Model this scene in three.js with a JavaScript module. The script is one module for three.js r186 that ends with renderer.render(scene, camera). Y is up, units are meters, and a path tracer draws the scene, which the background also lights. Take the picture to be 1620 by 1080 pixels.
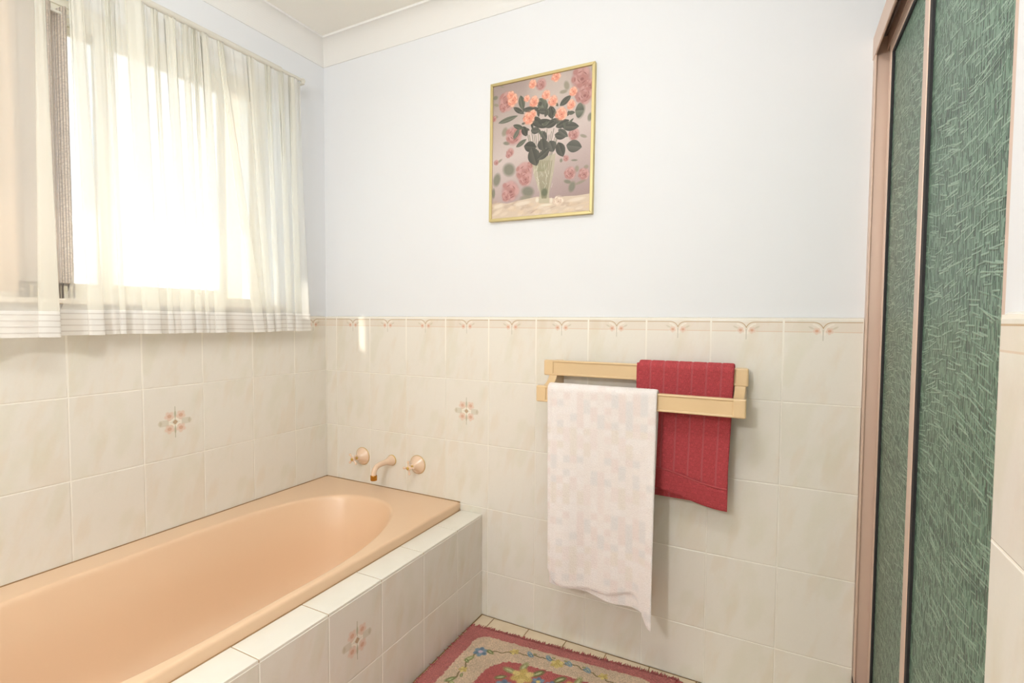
import * as THREE from 'three';
import { mergeGeometries } from 'three/addons/utils/BufferGeometryUtils.js';
import { RoundedBoxGeometry } from 'three/addons/geometries/RoundedBoxGeometry.js';
import { Sky } from 'three/addons/objects/Sky.js';

// ---------------------------------------------------------------- camera, sky, sun, exposure
const scene = new THREE.Scene();
const camera = new THREE.PerspectiveCamera(67.35, 1620 / 1080, 0.02, 200);
camera.position.set(1.8546, 1.165, 1.7082);
{
  const right = new THREE.Vector3(0.88776481, 0.00607478, -0.46025726), up = new THREE.Vector3(-0.02484688, 0.9990875, -0.03473916), back = new THREE.Vector3(0.45962624, 0.04227616, 0.88710565);
  camera.quaternion.setFromRotationMatrix(new THREE.Matrix4().makeBasis(right, up, back));
}
const renderer = new THREE.WebGLRenderer({ antialias: true });
renderer.toneMapping = THREE.LinearToneMapping;
renderer.toneMappingExposure = 0.77;
renderer.shadowMap.enabled = true;

const sunDir = new THREE.Vector3(-0.643, 0.64, 0.766).normalize();   // towards the sun
const sky = new Sky();
sky.scale.setScalar(100);
sky.material.uniforms.turbidity.value = 3;
sky.material.uniforms.rayleigh.value = 1.2;
sky.material.uniforms.mieCoefficient.value = 0.004;
sky.material.uniforms.mieDirectionalG.value = 0.7;
sky.material.uniforms.sunPosition.value.copy(sunDir);
scene.add(sky);
scene.environmentIntensity = 0.68;
const sun = new THREE.DirectionalLight(0xfff7ea, 9.2);
sun.position.copy(sunDir).multiplyScalar(10);
sun.castShadow = true; sun.shadow.radius = 2.5;
sun.shadow.mapSize.set(2048, 2048);
Object.assign(sun.shadow.camera, { left: -4, right: 4, top: 4, bottom: -4, near: 0.5, far: 25 });
scene.add(sun, sun.target);
const LAMP_POWER = 3.2, LAMP_COLOR = new THREE.Color(0.965, 0.985, 1.02), VANITY_POWER = 4.6;

// ---------------------------------------------------------------- small tools
let seed = 7;
const rnd = () => { seed = (seed + 0x6d2b79f5) | 0; let t = Math.imul(seed ^ (seed >>> 15), 1 | seed); t = (t + Math.imul(t ^ (t >>> 7), 61 | t)) ^ t; return ((t ^ (t >>> 14)) >>> 0) / 4294967296; };
const rr = (a, b) => a + (b - a) * rnd();
const clamp = (x, a, b) => Math.min(b, Math.max(a, x)), lerp = (a, b, t) => a + (b - a) * t;
const smooth = (a, b, x) => { const t = clamp((x - a) / (b - a), 0, 1); return t * t * (3 - 2 * t); };
function hash2(x, y, s) { let h = Math.imul(x | 0, 374761393) ^ Math.imul(y | 0, 668265263) ^ Math.imul(s | 0, 2147483647 - 1013); h = Math.imul(h ^ (h >>> 13), 1274126177); return ((h ^ (h >>> 16)) >>> 0) / 4294967296; }
function vnoise(x, y, s = 0, wrap = 0) {
  const xi = Math.floor(x), yi = Math.floor(y), fx = x - xi, fy = y - yi, u = fx * fx * (3 - 2 * fx), v = fy * fy * (3 - 2 * fy);
  const m = wrap ? (k) => ((k % wrap) + wrap) % wrap : (k) => k;
  return lerp(lerp(hash2(m(xi), m(yi), s), hash2(m(xi + 1), m(yi), s), u), lerp(hash2(m(xi), m(yi + 1), s), hash2(m(xi + 1), m(yi + 1), s), u), v);
}
const fbm = (x, y, s = 0, n = 4, wrap = 0) => { let a = 0.5, r = 0, t = 0; for (let i = 0; i < n; i++) { r += a * vnoise(x, y, s + i * 17, wrap); t += a; a *= 0.5; x *= 2; y *= 2; wrap *= 2; } return r / t; };

const used = new Map();
function numbered(name) { const n = used.get(name) ?? 0; used.set(name, n + 1); return n ? name + '_' + String(n).padStart(3, '0') : name; }
function mesh(name, geometry, material, parent) {
  const m = new THREE.Mesh(geometry, material);
  m.name = parent && parent !== scene ? name : numbered(name);
  m.castShadow = m.receiveShadow = true;
  (parent ?? scene).add(m);
  return m;
}
function thing(name, label, category, group) {
  const g = new THREE.Group();
  g.name = numbered(name);
  g.userData = { label, category };
  if (group) g.userData.group = group;
  scene.add(g);
  return g;
}
function structure(name, geometry, material, label) {
  const m = mesh(name, geometry, material);
  m.userData.kind = 'structure';
  if (label) m.userData.label = label;
  return m;
}
function box(x0, x1, y0, y1, z0, z1, r = 0) {
  const g = r ? new RoundedBoxGeometry(x1 - x0, y1 - y0, z1 - z0, 2, Math.min(r, (x1 - x0) / 2.01, (y1 - y0) / 2.01, (z1 - z0) / 2.01)) : new THREE.BoxGeometry(x1 - x0, y1 - y0, z1 - z0);
  return g.translate((x0 + x1) / 2, (y0 + y1) / 2, (z0 + z1) / 2);
}
const merged = (list) => mergeGeometries(list.map((g) => { const k = g.index ? g.toNonIndexed() : g; for (const a of Object.keys(k.attributes)) if (!['position', 'normal', 'uv'].includes(a)) k.deleteAttribute(a); return k; }));
function tube(points, r, seg = 24, radial = 12) { return new THREE.TubeGeometry(new THREE.CatmullRomCurve3(points.map((p) => new THREE.Vector3(...p))), seg, r, radial); }
// grid surface: f(i/nu, j/nv) -> [x, y, z]
function sheet(nu, nv, f, flip = false) {
  const pos = [], uv = [], idx = [];
  for (let j = 0; j <= nv; j++) for (let i = 0; i <= nu; i++) { const p = f(i / nu, j / nv, i, j); pos.push(p[0], p[1], p[2]); uv.push(p[3] ?? i / nu, p[4] ?? j / nv); }
  for (let j = 0; j < nv; j++) for (let i = 0; i < nu; i++) { const a = j * (nu + 1) + i, b = a + 1, c = a + nu + 1, d = c + 1; flip ? idx.push(a, c, b, b, c, d) : idx.push(a, b, c, b, d, c); }
  const g = new THREE.BufferGeometry();
  g.setAttribute('position', new THREE.Float32BufferAttribute(pos, 3));
  g.setAttribute('uv', new THREE.Float32BufferAttribute(uv, 2));
  g.setIndex(idx);
  g.computeVertexNormals();
  return g;
}
function canvasTexture(w, h, draw, color = true) {
  const c = document.createElement('canvas'); c.width = w; c.height = h;
  draw(c.getContext('2d'), w, h);
  const t = new THREE.CanvasTexture(c);
  if (color) t.colorSpace = THREE.SRGBColorSpace;
  t.wrapS = t.wrapT = THREE.RepeatWrapping;
  return t;
}
function pixelTexture(w, h, f, color = true) {   // f(x, y) -> [r, g, b] 0..255, y down
  return canvasTexture(w, h, (x) => {
    const d = x.createImageData(w, h);
    for (let j = 0; j < h; j++) for (let i = 0; i < w; i++) { const c = f(i, j), o = (j * w + i) * 4; d.data[o] = c[0]; d.data[o + 1] = c[1]; d.data[o + 2] = c[2]; d.data[o + 3] = 255; }
    x.putImageData(d, 0, 0);
  }, color);
}
const std = (o) => new THREE.MeshStandardMaterial(o), phys = (o) => new THREE.MeshPhysicalMaterial(o);

// ---------------------------------------------------------------- materials
const M = {
  plaster: std({ color: 0xe6e7e8, roughness: 0.75 }),
  ceiling: std({ color: 0xf6f3ea, roughness: 0.85 }),
  cornice: std({ color: 0xeae8e3, roughness: 0.7 }),
  grout: std({ color: 0xf0eadd, roughness: 0.9 }),
  brownGrout: std({ color: 0xa98552, roughness: 0.9 }),
  sealant: std({ color: 0xa5835a, roughness: 0.8 }),
  bath: phys({ color: 0xe9c6a2, roughness: 0.34, clearcoat: 0.25, clearcoatRoughness: 0.2 }),
  tap: phys({ color: 0xeccdb0, roughness: 0.2, clearcoat: 0.5 }),
  gold: std({ color: 0xc08a3a, metalness: 0.9, roughness: 0.28 }),
  brass: std({ color: 0xd3b262, metalness: 0.9, roughness: 0.3 }),
  frameGold: std({ color: 0xcfbf8c, metalness: 0.8, roughness: 0.4 }),
  rail: phys({ color: 0xe0c194, roughness: 0.3, clearcoat: 0.2 }),
  pinkMetal: std({ color: 0xdbc0ad, metalness: 0.25, roughness: 0.35 }),
  darkRubber: std({ color: 0x1d1b1c, roughness: 0.7 }),
  track: std({ color: 0x8c807a, metalness: 0.5, roughness: 0.4 }),
  windowFrame: std({ color: 0xeae4d2, roughness: 0.5 }),
  sill: std({ color: 0xf0e6d6, roughness: 0.5 }),
  rod: phys({ color: 0xd8d4c8, roughness: 0.35 }),
  hiddenWall: std({ color: 0xe4e2dc, roughness: 0.8 }),
};
{
  const paint = pixelTexture(256, 256, (x, y) => { const v = 120 + 60 * (fbm(x / 6, y / 6, 3, 3, 0) - 0.5); return [v, v, v]; }, false);
  paint.repeat.set(4, 4);
  M.plaster.bumpMap = paint; M.plaster.bumpScale = 0.0004;
}

// ceramic glaze: cream ground with soft slanted veins of peach and grey-green
function glaze(s) {
  return (x, y) => {
    const a = x * 0.82 + y * 0.22, b = -x * 0.22 + y * 0.82;
    const n = fbm(a / 42 + s * 9.1, b / 150, s, 4), k = fbm(a / 60 + 31 + s, b / 120 + 7, s + 50, 3), f = fbm(x / 5, y / 5, s + 90, 2) - 0.5;
    const v = smooth(0.52, 0.78, n), w = smooth(0.5, 0.8, k);
    return [232 - 2 * v - 4.5 * w + 2 * f, 226 - 5 * v - 4 * w + 2 * f, 214 - 8.5 * v - 7.5 * w + 2 * f];
  };
}
const TW = 240, TH = 300;
function glazeOn(x, s) {
  const d = x.createImageData(TW, TH), g = glaze(s);
  for (let j = 0; j < TH; j++) for (let i = 0; i < TW; i++) { const c = g(i, j), o = (j * TW + i) * 4; d.data[o] = c[0]; d.data[o + 1] = c[1]; d.data[o + 2] = c[2]; d.data[o + 3] = 255; }
  x.putImageData(d, 0, 0);
}
function blob(x, cx, cy, rx, ry, color, rot = 0) {
  x.save(); x.translate(cx, cy); x.rotate(rot); x.scale(rx, ry);
  const g = x.createRadialGradient(0, 0, 0, 0, 0, 1);
  g.addColorStop(0, color); g.addColorStop(0.55, color); g.addColorStop(1, color.replace(/[\d.]+\)$/, '0)'));
  x.fillStyle = g; x.beginPath(); x.arc(0, 0, 1, 0, 7); x.fill(); x.restore();
}
function flower(x, cx, cy, r, petal, heart) {
  for (let i = 0; i < 5; i++) { const a = i * 1.257 + 0.4; blob(x, cx + Math.cos(a) * r * 0.55, cy + Math.sin(a) * r * 0.55, r * 0.55, r * 0.5, petal, a); }
  blob(x, cx, cy, r * 0.5, r * 0.45, heart);
}
const tileMats = (draws, n, s0) => Array.from({ length: n }, (_, k) => phys({ map: canvasTexture(TW, TH, (x) => { glazeOn(x, s0 + k * 3); draws?.(x, k); }), roughness: 0.24, clearcoat: 0.15, clearcoatRoughness: 0.2 }));
const plainTile = tileMats(null, 6, 1);
const borderTile = tileMats((x) => {
  const mm = 1.2, cx = TW / 2;
  x.lineCap = 'round';
  x.fillStyle = 'rgba(214,188,164,0.2)'; x.fillRect(0, 14 * mm, TW, 28 * mm);
  x.lineWidth = 2.4; x.strokeStyle = 'rgba(172,138,92,0.8)';
  x.beginPath(); x.moveTo(0, 14 * mm); x.lineTo(cx - 28, 14 * mm); x.quadraticCurveTo(cx - 8, 15 * mm, cx, 31 * mm); x.quadraticCurveTo(cx + 8, 15 * mm, cx + 28, 14 * mm); x.lineTo(TW, 14 * mm); x.stroke();
  x.lineWidth = 3; x.strokeStyle = 'rgba(214,180,148,0.5)';
  x.beginPath(); x.moveTo(0, 42 * mm); x.lineTo(cx - 34, 42 * mm); x.moveTo(cx + 34, 42 * mm); x.lineTo(TW, 42 * mm); x.stroke();
  x.strokeStyle = 'rgba(240,232,218,0.9)'; x.lineWidth = 5;
  x.beginPath(); x.moveTo(cx - 30, 20 * mm); x.quadraticCurveTo(cx - 7, 24 * mm, cx - 4, 50 * mm); x.moveTo(cx + 30, 20 * mm); x.quadraticCurveTo(cx + 7, 24 * mm, cx + 4, 50 * mm); x.stroke();
  flower(x, cx - 19, 39 * mm, 13, 'rgba(224,190,168,0.6)', 'rgba(206,144,112,0.65)');
  flower(x, cx + 19, 39 * mm, 13, 'rgba(224,190,168,0.6)', 'rgba(206,144,112,0.65)');
  blob(x, cx - 36, 30 * mm, 12, 4, 'rgba(176,166,130,0.3)', 0.5); blob(x, cx + 36, 30 * mm, 12, 4, 'rgba(176,166,130,0.3)', -0.5);
  x.strokeStyle = 'rgba(176,170,150,0.55)'; x.lineWidth = 3; x.beginPath(); x.moveTo(cx, 36 * mm); x.lineTo(cx, 66 * mm); x.stroke();
}, 3, 41);
const motifTile = tileMats((x) => {
  const cx = TW / 2, cy = TH / 2;
  for (const s of [-1, 1]) {
    x.fillStyle = 'rgba(186,174,144,0.3)'; x.fillRect(cx + s * 44 - 18, cy - 13, 36, 26);
    blob(x, cx + s * 60, cy, 10, 12, 'rgba(176,160,124,0.3)');
    x.strokeStyle = 'rgba(150,146,110,0.6)'; x.lineWidth = 2.5; x.beginPath(); x.moveTo(cx, cy + s * 14); x.lineTo(cx, cy + s * 66); x.stroke();
    blob(x, cx, cy + s * 34, 6, 16, 'rgba(160,158,120,0.4)');
  }
  for (const [sx, sy] of [[-1, -1], [1, -1], [-1, 1], [1, 1]]) {
    flower(x, cx + sx * 23, cy + sy * 27, 21, 'rgba(226,194,172,0.6)', 'rgba(204,148,118,0.55)');
    x.strokeStyle = 'rgba(246,238,222,0.9)'; x.lineWidth = 4; x.beginPath(); x.moveTo(cx + sx * 3, cy + sy * 18); x.quadraticCurveTo(cx + sx * 10, cy + sy * 6, cx + sx * 26, cy + sy * 3); x.stroke();
  }
  x.save(); x.translate(cx, cy); x.rotate(Math.PI / 4); x.fillStyle = 'rgba(170,134,96,0.65)'; x.fillRect(-8, -8, 16, 16); x.restore();
}, 1, 83);
const ledgeTile = [0, 1, 2].map((k) => phys({ map: pixelTexture(64, 64, (x, y) => { const f = fbm(x / 20, y / 20, 200 + k, 3) - 0.5; return [236 + 6 * f, 231 + 6 * f, 218 + 9 * f]; }), roughness: 0.22, clearcoat: 0.2 }));
const floorTile = [0, 1].map((k) => phys({ map: pixelTexture(64, 64, (x, y) => { const f = fbm(x / 14, y / 14, 240 + k, 3) - 0.5; return [226 + 12 * f, 206 + 14 * f, 176 + 16 * f]; }), roughness: 0.35 }));

// one wall tile: a slab with a cushioned edge, lower left corner at the origin, face towards +z at z = 0, body behind it
const tileGeos = new Map();
function tileGeo(w, h, u0 = 0, u1 = 1, v0 = 0, v1 = 1, bull = 0, t = 0.008) {
  const key = [w, h, u0, u1, v0, v1, bull, t].map((k) => k.toFixed(4)).join();
  if (tileGeos.has(key)) return tileGeos.get(key);
  const rings = [[0, -t, 1, 0], [0, -0.0011, 1, 0], [0.0005, -0.0003, 0.7, 0.7], [0.0022, 0, 0, 1]];
  const pos = [], nor = [], uv = [], idx = [];
  const topIn = [0, 0, bull * 0.35, bull], topZ = [-t, -t * 0.9, -t * 0.32, 0];
  rings.forEach(([d, z, no, nz], k) => {
    const td = bull ? topIn[k] : d;
    for (const [cx, cy] of [[0, 0], [1, 0], [1, 1], [0, 1]]) {
      const x = cx ? w - d : d, y = cy ? h - td : d, zz = cy && bull ? topZ[k] : z;
      for (const side of [0, 1]) {     // each corner twice, for the edge before it and after it
        const e = (([cx, cy].join() === '0,0' ? 0 : [cx, cy].join() === '1,0' ? 1 : [cx, cy].join() === '1,1' ? 2 : 3) + (side ? 0 : 3)) % 4;
        const [nx, ny] = [[0, -1], [1, 0], [0, 1], [-1, 0]][e];
        pos.push(x, y, zz); nor.push(nx * no, ny * no, nz); uv.push(lerp(u0, u1, x / w), lerp(v0, v1, y / h));
      }
    }
  });
  for (let k = 0; k < 3; k++) for (let e = 0; e < 4; e++) {
    const a = k * 8 + e * 2 + 1, b = k * 8 + ((e + 1) % 4) * 2, c = a + 8, d = b + 8;
    idx.push(a, b, c, b, d, c);
  }
  idx.push(24, 26, 28, 24, 28, 30);
  const g = new THREE.BufferGeometry();
  g.setAttribute('position', new THREE.Float32BufferAttribute(pos, 3));
  g.setAttribute('normal', new THREE.Float32BufferAttribute(nor, 3));
  g.setAttribute('uv', new THREE.Float32BufferAttribute(uv, 2));
  g.setIndex(idx);
  g.computeBoundingBox();
  tileGeos.set(key, g);
  return g;
}
const J = 0.0021;   // joint
// rows of tiles on a plane; place(mesh, a, y) sets each; columns: [from, to, cutFromLeft]
function tileField(parent, columns, rows, place, pick) {
  columns.forEach(([a, b, uFrom], ci) => rows.forEach(([y0, y1, bull], ri) => {
    const w = b - a - J, h = y1 - y0 - J, full = 0.2004;
    const u0 = uFrom ?? 0, u1 = Math.min(1, u0 + (b - a) / full), v0 = clamp(1 - (y1 - y0) / 0.25, 0, 1);
    const m = mesh('tile', tileGeo(w, h, u0, u1, v0, 1, bull ? 0.009 : 0), pick(ci, ri), parent);
    place(m, a + J / 2, y0 + J / 2);
    const tilt = 0.0016;
    m.rotation.x += rr(-tilt, tilt); m.rotateY(rr(-tilt, tilt));
  }));
}
const pickPlain = () => plainTile[Math.floor(rnd() * plainTile.length)];
const pickBorder = () => borderTile[Math.floor(rnd() * borderTile.length)];

// ---------------------------------------------------------------- room measures
const TWID = 0.2004, DADO = 1.1777, CEIL = 2.395, XR = 2.068, ZB = 2.7, NIB = 0.973;
const T = 0.008;   // tile and bed thickness: paint lies that much behind the tile face
const rowsWall = [[0, DADO - 1.0], [DADO - 1.0, DADO - 0.75], [DADO - 0.75, DADO - 0.5], [DADO - 0.5, DADO - 0.25], [DADO - 0.25, DADO, 1]];

// ---------------------------------------------------------------- structure: floor, ceiling, walls
const floor = structure('floor', box(-0.25, 3.2, -0.12, -0.003, -0.2, ZB + 0.15), M.brownGrout);
{
  let k = 0;
  const xs = [0.8445, 0.9, 1.05, 1.2, 1.35, 1.5, 1.65, 1.8, 1.95, 2.068], zs = [0.0015];
  for (let z = 0.162; z < 2.7; z += 0.15) zs.push(z);
  for (let i = 0; i + 1 < xs.length; i++) for (let j = 0; j + 1 < zs.length; j++) {
    const w = xs[i + 1] - xs[i] - 0.003, d = zs[j + 1] - zs[j] - 0.003;
    if (d < 0.008) continue;
    const m = mesh('tile', tileGeo(w, d, 0, w / 0.15, 0, d / 0.15, 0, 0.006), floorTile[(i + j) % 2], floor);
    m.rotation.x = -Math.PI / 2; m.position.set(xs[i] + 0.0015, 0, zs[j + 1] - 0.0015); k++;
  }
}
structure('ceiling', box(-0.25, 3.2, CEIL, CEIL + 0.1, -0.2, ZB + 0.15), M.ceiling);

const wallBack = structure('wall_back', box(-0.25, 3.2, -0.1, CEIL, -0.15, -T), M.plaster);
mesh('grout', box(-T, XR - 0.001, 0, DADO - 0.004, -T, -0.0006), M.grout, wallBack);
{
  const cols = [[0, 0.0668, 1 - 0.0668 / TWID]];
  for (let k = 0; k < 10; k++) cols.push([0.0668 + k * TWID, Math.min(XR, 0.0668 + (k + 1) * TWID)]);
  tileField(wallBack, cols, rowsWall, (m, a, y) => m.position.set(a, y, 0), (c, r) => (r === 4 ? pickBorder() : r === 3 && c === 4 ? motifTile[0] : pickPlain()));
}

// window wall, with the opening cut out of it
const WZ0 = 0.250, WZ1 = 1.36, WY0 = 1.203, WY1 = 2.118, WX = -0.18;
const wallLeft = structure('wall_left', merged([
  box(WX, -T, -0.1, WY0, -0.15, ZB + 0.15), box(WX, -T, WY1, CEIL, -0.15, ZB + 0.15),
  box(WX, -T, WY0, WY1, -0.15, WZ0), box(WX, -T, WY0, WY1, WZ1, ZB + 0.15)]), M.plaster);
mesh('caulk', box(-0.0016, 0.0016, 0.4365, DADO - 0.006, -0.0016, 0.0016), M.grout, wallBack);
mesh('grout', box(-T, -0.0006, 0.35, DADO - 0.004, 0, ZB), M.grout, wallLeft);
{
  const cols = [], b0 = 0.1738;     // measured along +z; the tile's left edge is the far one when turned
  cols.push([0, b0, 0]);
  for (let k = 0; b0 + k * TWID < 2.6; k++) cols.push([b0 + k * TWID, Math.min(ZB, b0 + (k + 1) * TWID)]);
  tileField(wallLeft, cols, rowsWall.slice(2), (m, a, y) => { m.rotation.y = Math.PI / 2; m.position.set(0, y, a + m.geometry.boundingBox.max.x); }, (c, r) => (r === 2 ? pickBorder() : r === 1 && c === 3 ? motifTile[0] : pickPlain()));
}

// wall on the right beyond the shower opening, the shower alcove behind it, and the wall behind the camera
const wallRight = structure('wall_right', box(XR + T, XR + 0.13, -0.1, CEIL, NIB - 0.015, ZB + 0.15), M.plaster);
mesh('grout', box(XR + 0.0006, XR + T, 0, DADO - 0.004, NIB + 0.002, ZB), M.grout, wallRight);
{
  const cols = [];
  for (let z = NIB; z < ZB - 0.01; z += TWID) cols.push([z, Math.min(ZB, z + TWID)]);
  tileField(wallRight, cols, rowsWall, (m, a, y) => { m.rotation.y = -Math.PI / 2; m.position.set(XR, y, a); }, (c, r) => (r === 4 ? pickBorder() : pickPlain()));
}
structure('wall_shower_side', box(XR + 0.13, 3.2, -0.1, CEIL, NIB - 0.015, NIB + 0.085), M.hiddenWall);
structure('wall_shower_end', box(2.98, 3.2, -0.1, CEIL, -T, NIB - 0.015), M.hiddenWall);
structure('wall_front', box(-0.25, 3.2, -0.1, CEIL, ZB, ZB + 0.15), M.hiddenWall);

// cove cornice along the back wall and the window wall
function coveProfile() {
  const s = new THREE.Shape();
  s.moveTo(0, 0); s.lineTo(0, -0.092); s.lineTo(0.003, -0.092); s.lineTo(0.004, -0.088);
  s.bezierCurveTo(0.012, -0.045, 0.035, -0.016, 0.064, -0.009); s.lineTo(0.071, -0.008); s.lineTo(0.072, 0); s.closePath();
  return s;
}
{
  const long = new THREE.ExtrudeGeometry(coveProfile(), { depth: 3.1, bevelEnabled: false, curveSegments: 14 });
  const back = long.clone().rotateY(-Math.PI / 2).translate(3.06, CEIL, -T);        // profile x -> +z, length -> -x
  structure('trim_1', back, M.cornice);
  const left = new THREE.ExtrudeGeometry(coveProfile(), { depth: ZB, bevelEnabled: false, curveSegments: 14 }).translate(-T, CEIL, -T);
  structure('trim_2', left, M.cornice);
}

// ---------------------------------------------------------------- window
const frosted = phys({ color: 0xfbfbf8, roughness: 1.0, transmission: 1, thickness: 0, ior: 1.45, specularIntensity: 0.4 });
{
  const win = mesh('window_1', merged([
    box(-0.137, -0.072, WY0 + 0.016, 2.118, WZ0, 0.300), box(-0.137, -0.086, WY0 + 0.016, 2.118, 0.300, 0.318),
    box(-0.137, -0.072, WY0 + 0.016, 2.118, 1.31, WZ1), box(-0.137, -0.086, WY0 + 0.016, 2.118, 1.292, 1.31),
    box(-0.137, -0.072, 2.096, 2.118, 0.30, 1.31), box(-0.137, -0.080, 2.074, 2.096, 0.30, 1.31), box(-0.137, -0.090, 2.060, 2.074, 0.318, 1.292),
    box(-0.137, -0.072, WY0 + 0.016, 1.244, 0.300, 1.31)]), M.windowFrame);
  win.name = 'window_1'; win.userData.kind = 'structure';
  mesh('window_sill', box(WX, 0.024, WY0, WY0 + 0.016, WZ0 - 0.02, WZ1 + 0.02, 0.004), M.sill, win);
  const sash = (z0, z1, x0, x1) => {
    const s = mesh('window_sash', merged([box(x0, x1, 1.244, 2.060, z0, z0 + 0.03, 0.003), box(x0, x1, 1.244, 2.060, z1 - 0.03, z1, 0.003), box(x0, x1, 1.244, 1.272, z0 + 0.03, z1 - 0.03, 0.003), box(x0, x1, 2.034, 2.060, z0 + 0.03, z1 - 0.03, 0.003)]), M.windowFrame, win);
    const p = mesh('pane', new THREE.PlaneGeometry(z1 - z0 - 0.056, 0.766), frosted, s);
    p.rotation.y = Math.PI / 2; p.position.set((x0 + x1) / 2, 1.653, (z0 + z1) / 2);
  };
  sash(0.412, 0.840, -0.110, -0.092);
  sash(0.810, 1.292, -0.132, -0.114);
}

// outside the window: paving, veranda soffit, side wall of the house, far fence
const stone = (r, g, b) => std({ color: new THREE.Color().setRGB(r, g, b), roughness: 0.9 });
structure('ground', box(-40, WX, -0.5, -0.35, -30, 30), stone(0.55, 0.53, 0.48));
structure('eave', box(-0.90, WX, 2.28, 2.36, -0.94, 5), stone(0.82, 0.80, 0.66));
structure('wall_outside', box(-9, WX - 0.1, -0.5, 3.6, -1.1, -0.95), stone(0.72, 0.45, 0.26));

// ---------------------------------------------------------------- curtains
const sheerMat = phys({ color: 0xfffdf4, roughness: 0.95, transmission: 0.52, thickness: 0, transparent: true, opacity: 0.54, specularIntensity: 0.1, side: THREE.DoubleSide });
const hemMat = phys({ color: 0xfffdf8, roughness: 0.95, transmission: 0.32, thickness: 0, transparent: true, opacity: 0.76, specularIntensity: 0.1, side: THREE.DoubleSide });
const tuckMat = phys({ color: 0xdad5ce, roughness: 0.95, transmission: 0.2, thickness: 0, transparent: true, opacity: 0.85, side: THREE.DoubleSide });
// folds: [z at the top, z at the hem, width at the top, width at the hem, depth]; the cloth runs back over itself in each
function curtain(folds, zFrom, zTo, x0, yTop, yHem, yBottom, s0, ripples) {
  const rows = 44;
  const path = (t) => {          // t 0 top .. 1 bottom
    const pts = [];
    const zA = zFrom(t), zB = zTo(t);
    pts.push([zA, x0 - 0.004 + 0.006 * t]);
    let last = zA;
    folds.forEach(([zt, zb, wt, wb, d], i) => {
      const z = lerp(zt, zb, t), w = lerp(wt, wb, t), dep = d * (0.35 + 0.65 * t);
      const gap = z - w / 2 - last, n = Math.max(1, ripples?.[i] ?? 2);
      for (let k = 1; k <= n; k++) pts.push([last + gap * k / (n + 1), x0 + (k % 2 ? 1 : -1) * 0.006 * (0.4 + t) + 0.004 * (vnoise(i * 3 + k, t * 3, s0) - 0.5)]);
      pts.push([z - w * 0.15, x0 + 0.004], [z + w / 2, x0 + dep * 0.35], [z + w * 0.42, x0 + dep * 0.8], [z - w * 0.42, x0 + dep * 0.9], [z - w / 2, x0 + dep * 0.55 + 0.002], [z - w * 0.1, x0 + dep * 0.3]);
      last = z + w / 2;
    });
    pts.push([lerp(last, zB, 0.5), x0 - 0.006], [zB, x0]);
    return pts;
  };
  const per = 5;
  const grid = [], yOf = (t) => lerp(yTop, yBottom, t);
  for (let j = 0; j <= rows; j++) {
    const t = j / rows, pts = path(t), c = new THREE.CatmullRomCurve3(pts.map(([z, x]) => new THREE.Vector3(x, 0, z)), false, 'centripetal');
    const n = (pts.length - 1) * per, row = [];
    for (let i = 0; i <= n; i++) {
      const p = c.getPoint(i / n), g = Math.pow(1 - t, 3);
      p.x += 0.0045 * g * Math.sin(i * 2.1 + Math.sin(i * 0.37) * 2);
      p.z += 0.004 * g * Math.sin(i * 1.3 + s0);
      p.y = yOf(t) + 0.004 * t * (vnoise(p.z * 14, 1, s0) - 0.5);
      row.push(p);
    }
    grid.push(row);
  }
  const nu = grid[0].length - 1;
  const at = (u, t) => { const f = t * rows, j = Math.min(rows - 1, Math.floor(f)), k = f - j, i = Math.round(u * nu); return grid[j][i].clone().lerp(grid[j + 1][i], k); };
  const part = (ya, yb, nv, dx = 0) => sheet(nu, nv, (u, v) => { const t = (lerp(ya, yb, v) - yTop) / (yBottom - yTop), p = at(u, clamp(t, 0, 1)); return [p.x + dx, p.y, p.z]; });
  return { part };
}
function hangCurtain(label, c, yTop, yHem, yBottom) {
  const g = thing('sheer_curtain', label, 'curtain');
  mesh('sheer_panel', c.part(yTop, yHem, 40), sheerMat, g);
  mesh('hem', c.part(yHem, yBottom, 4), hemMat, g);
  for (let k = 0; k < 4; k++) { const y = lerp(yHem, yBottom, 0.12 + k * 0.23); mesh('tuck', c.part(y, y - 0.0032, 1, 0.0012), tuckMat, g); }
  return g;
}
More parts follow.
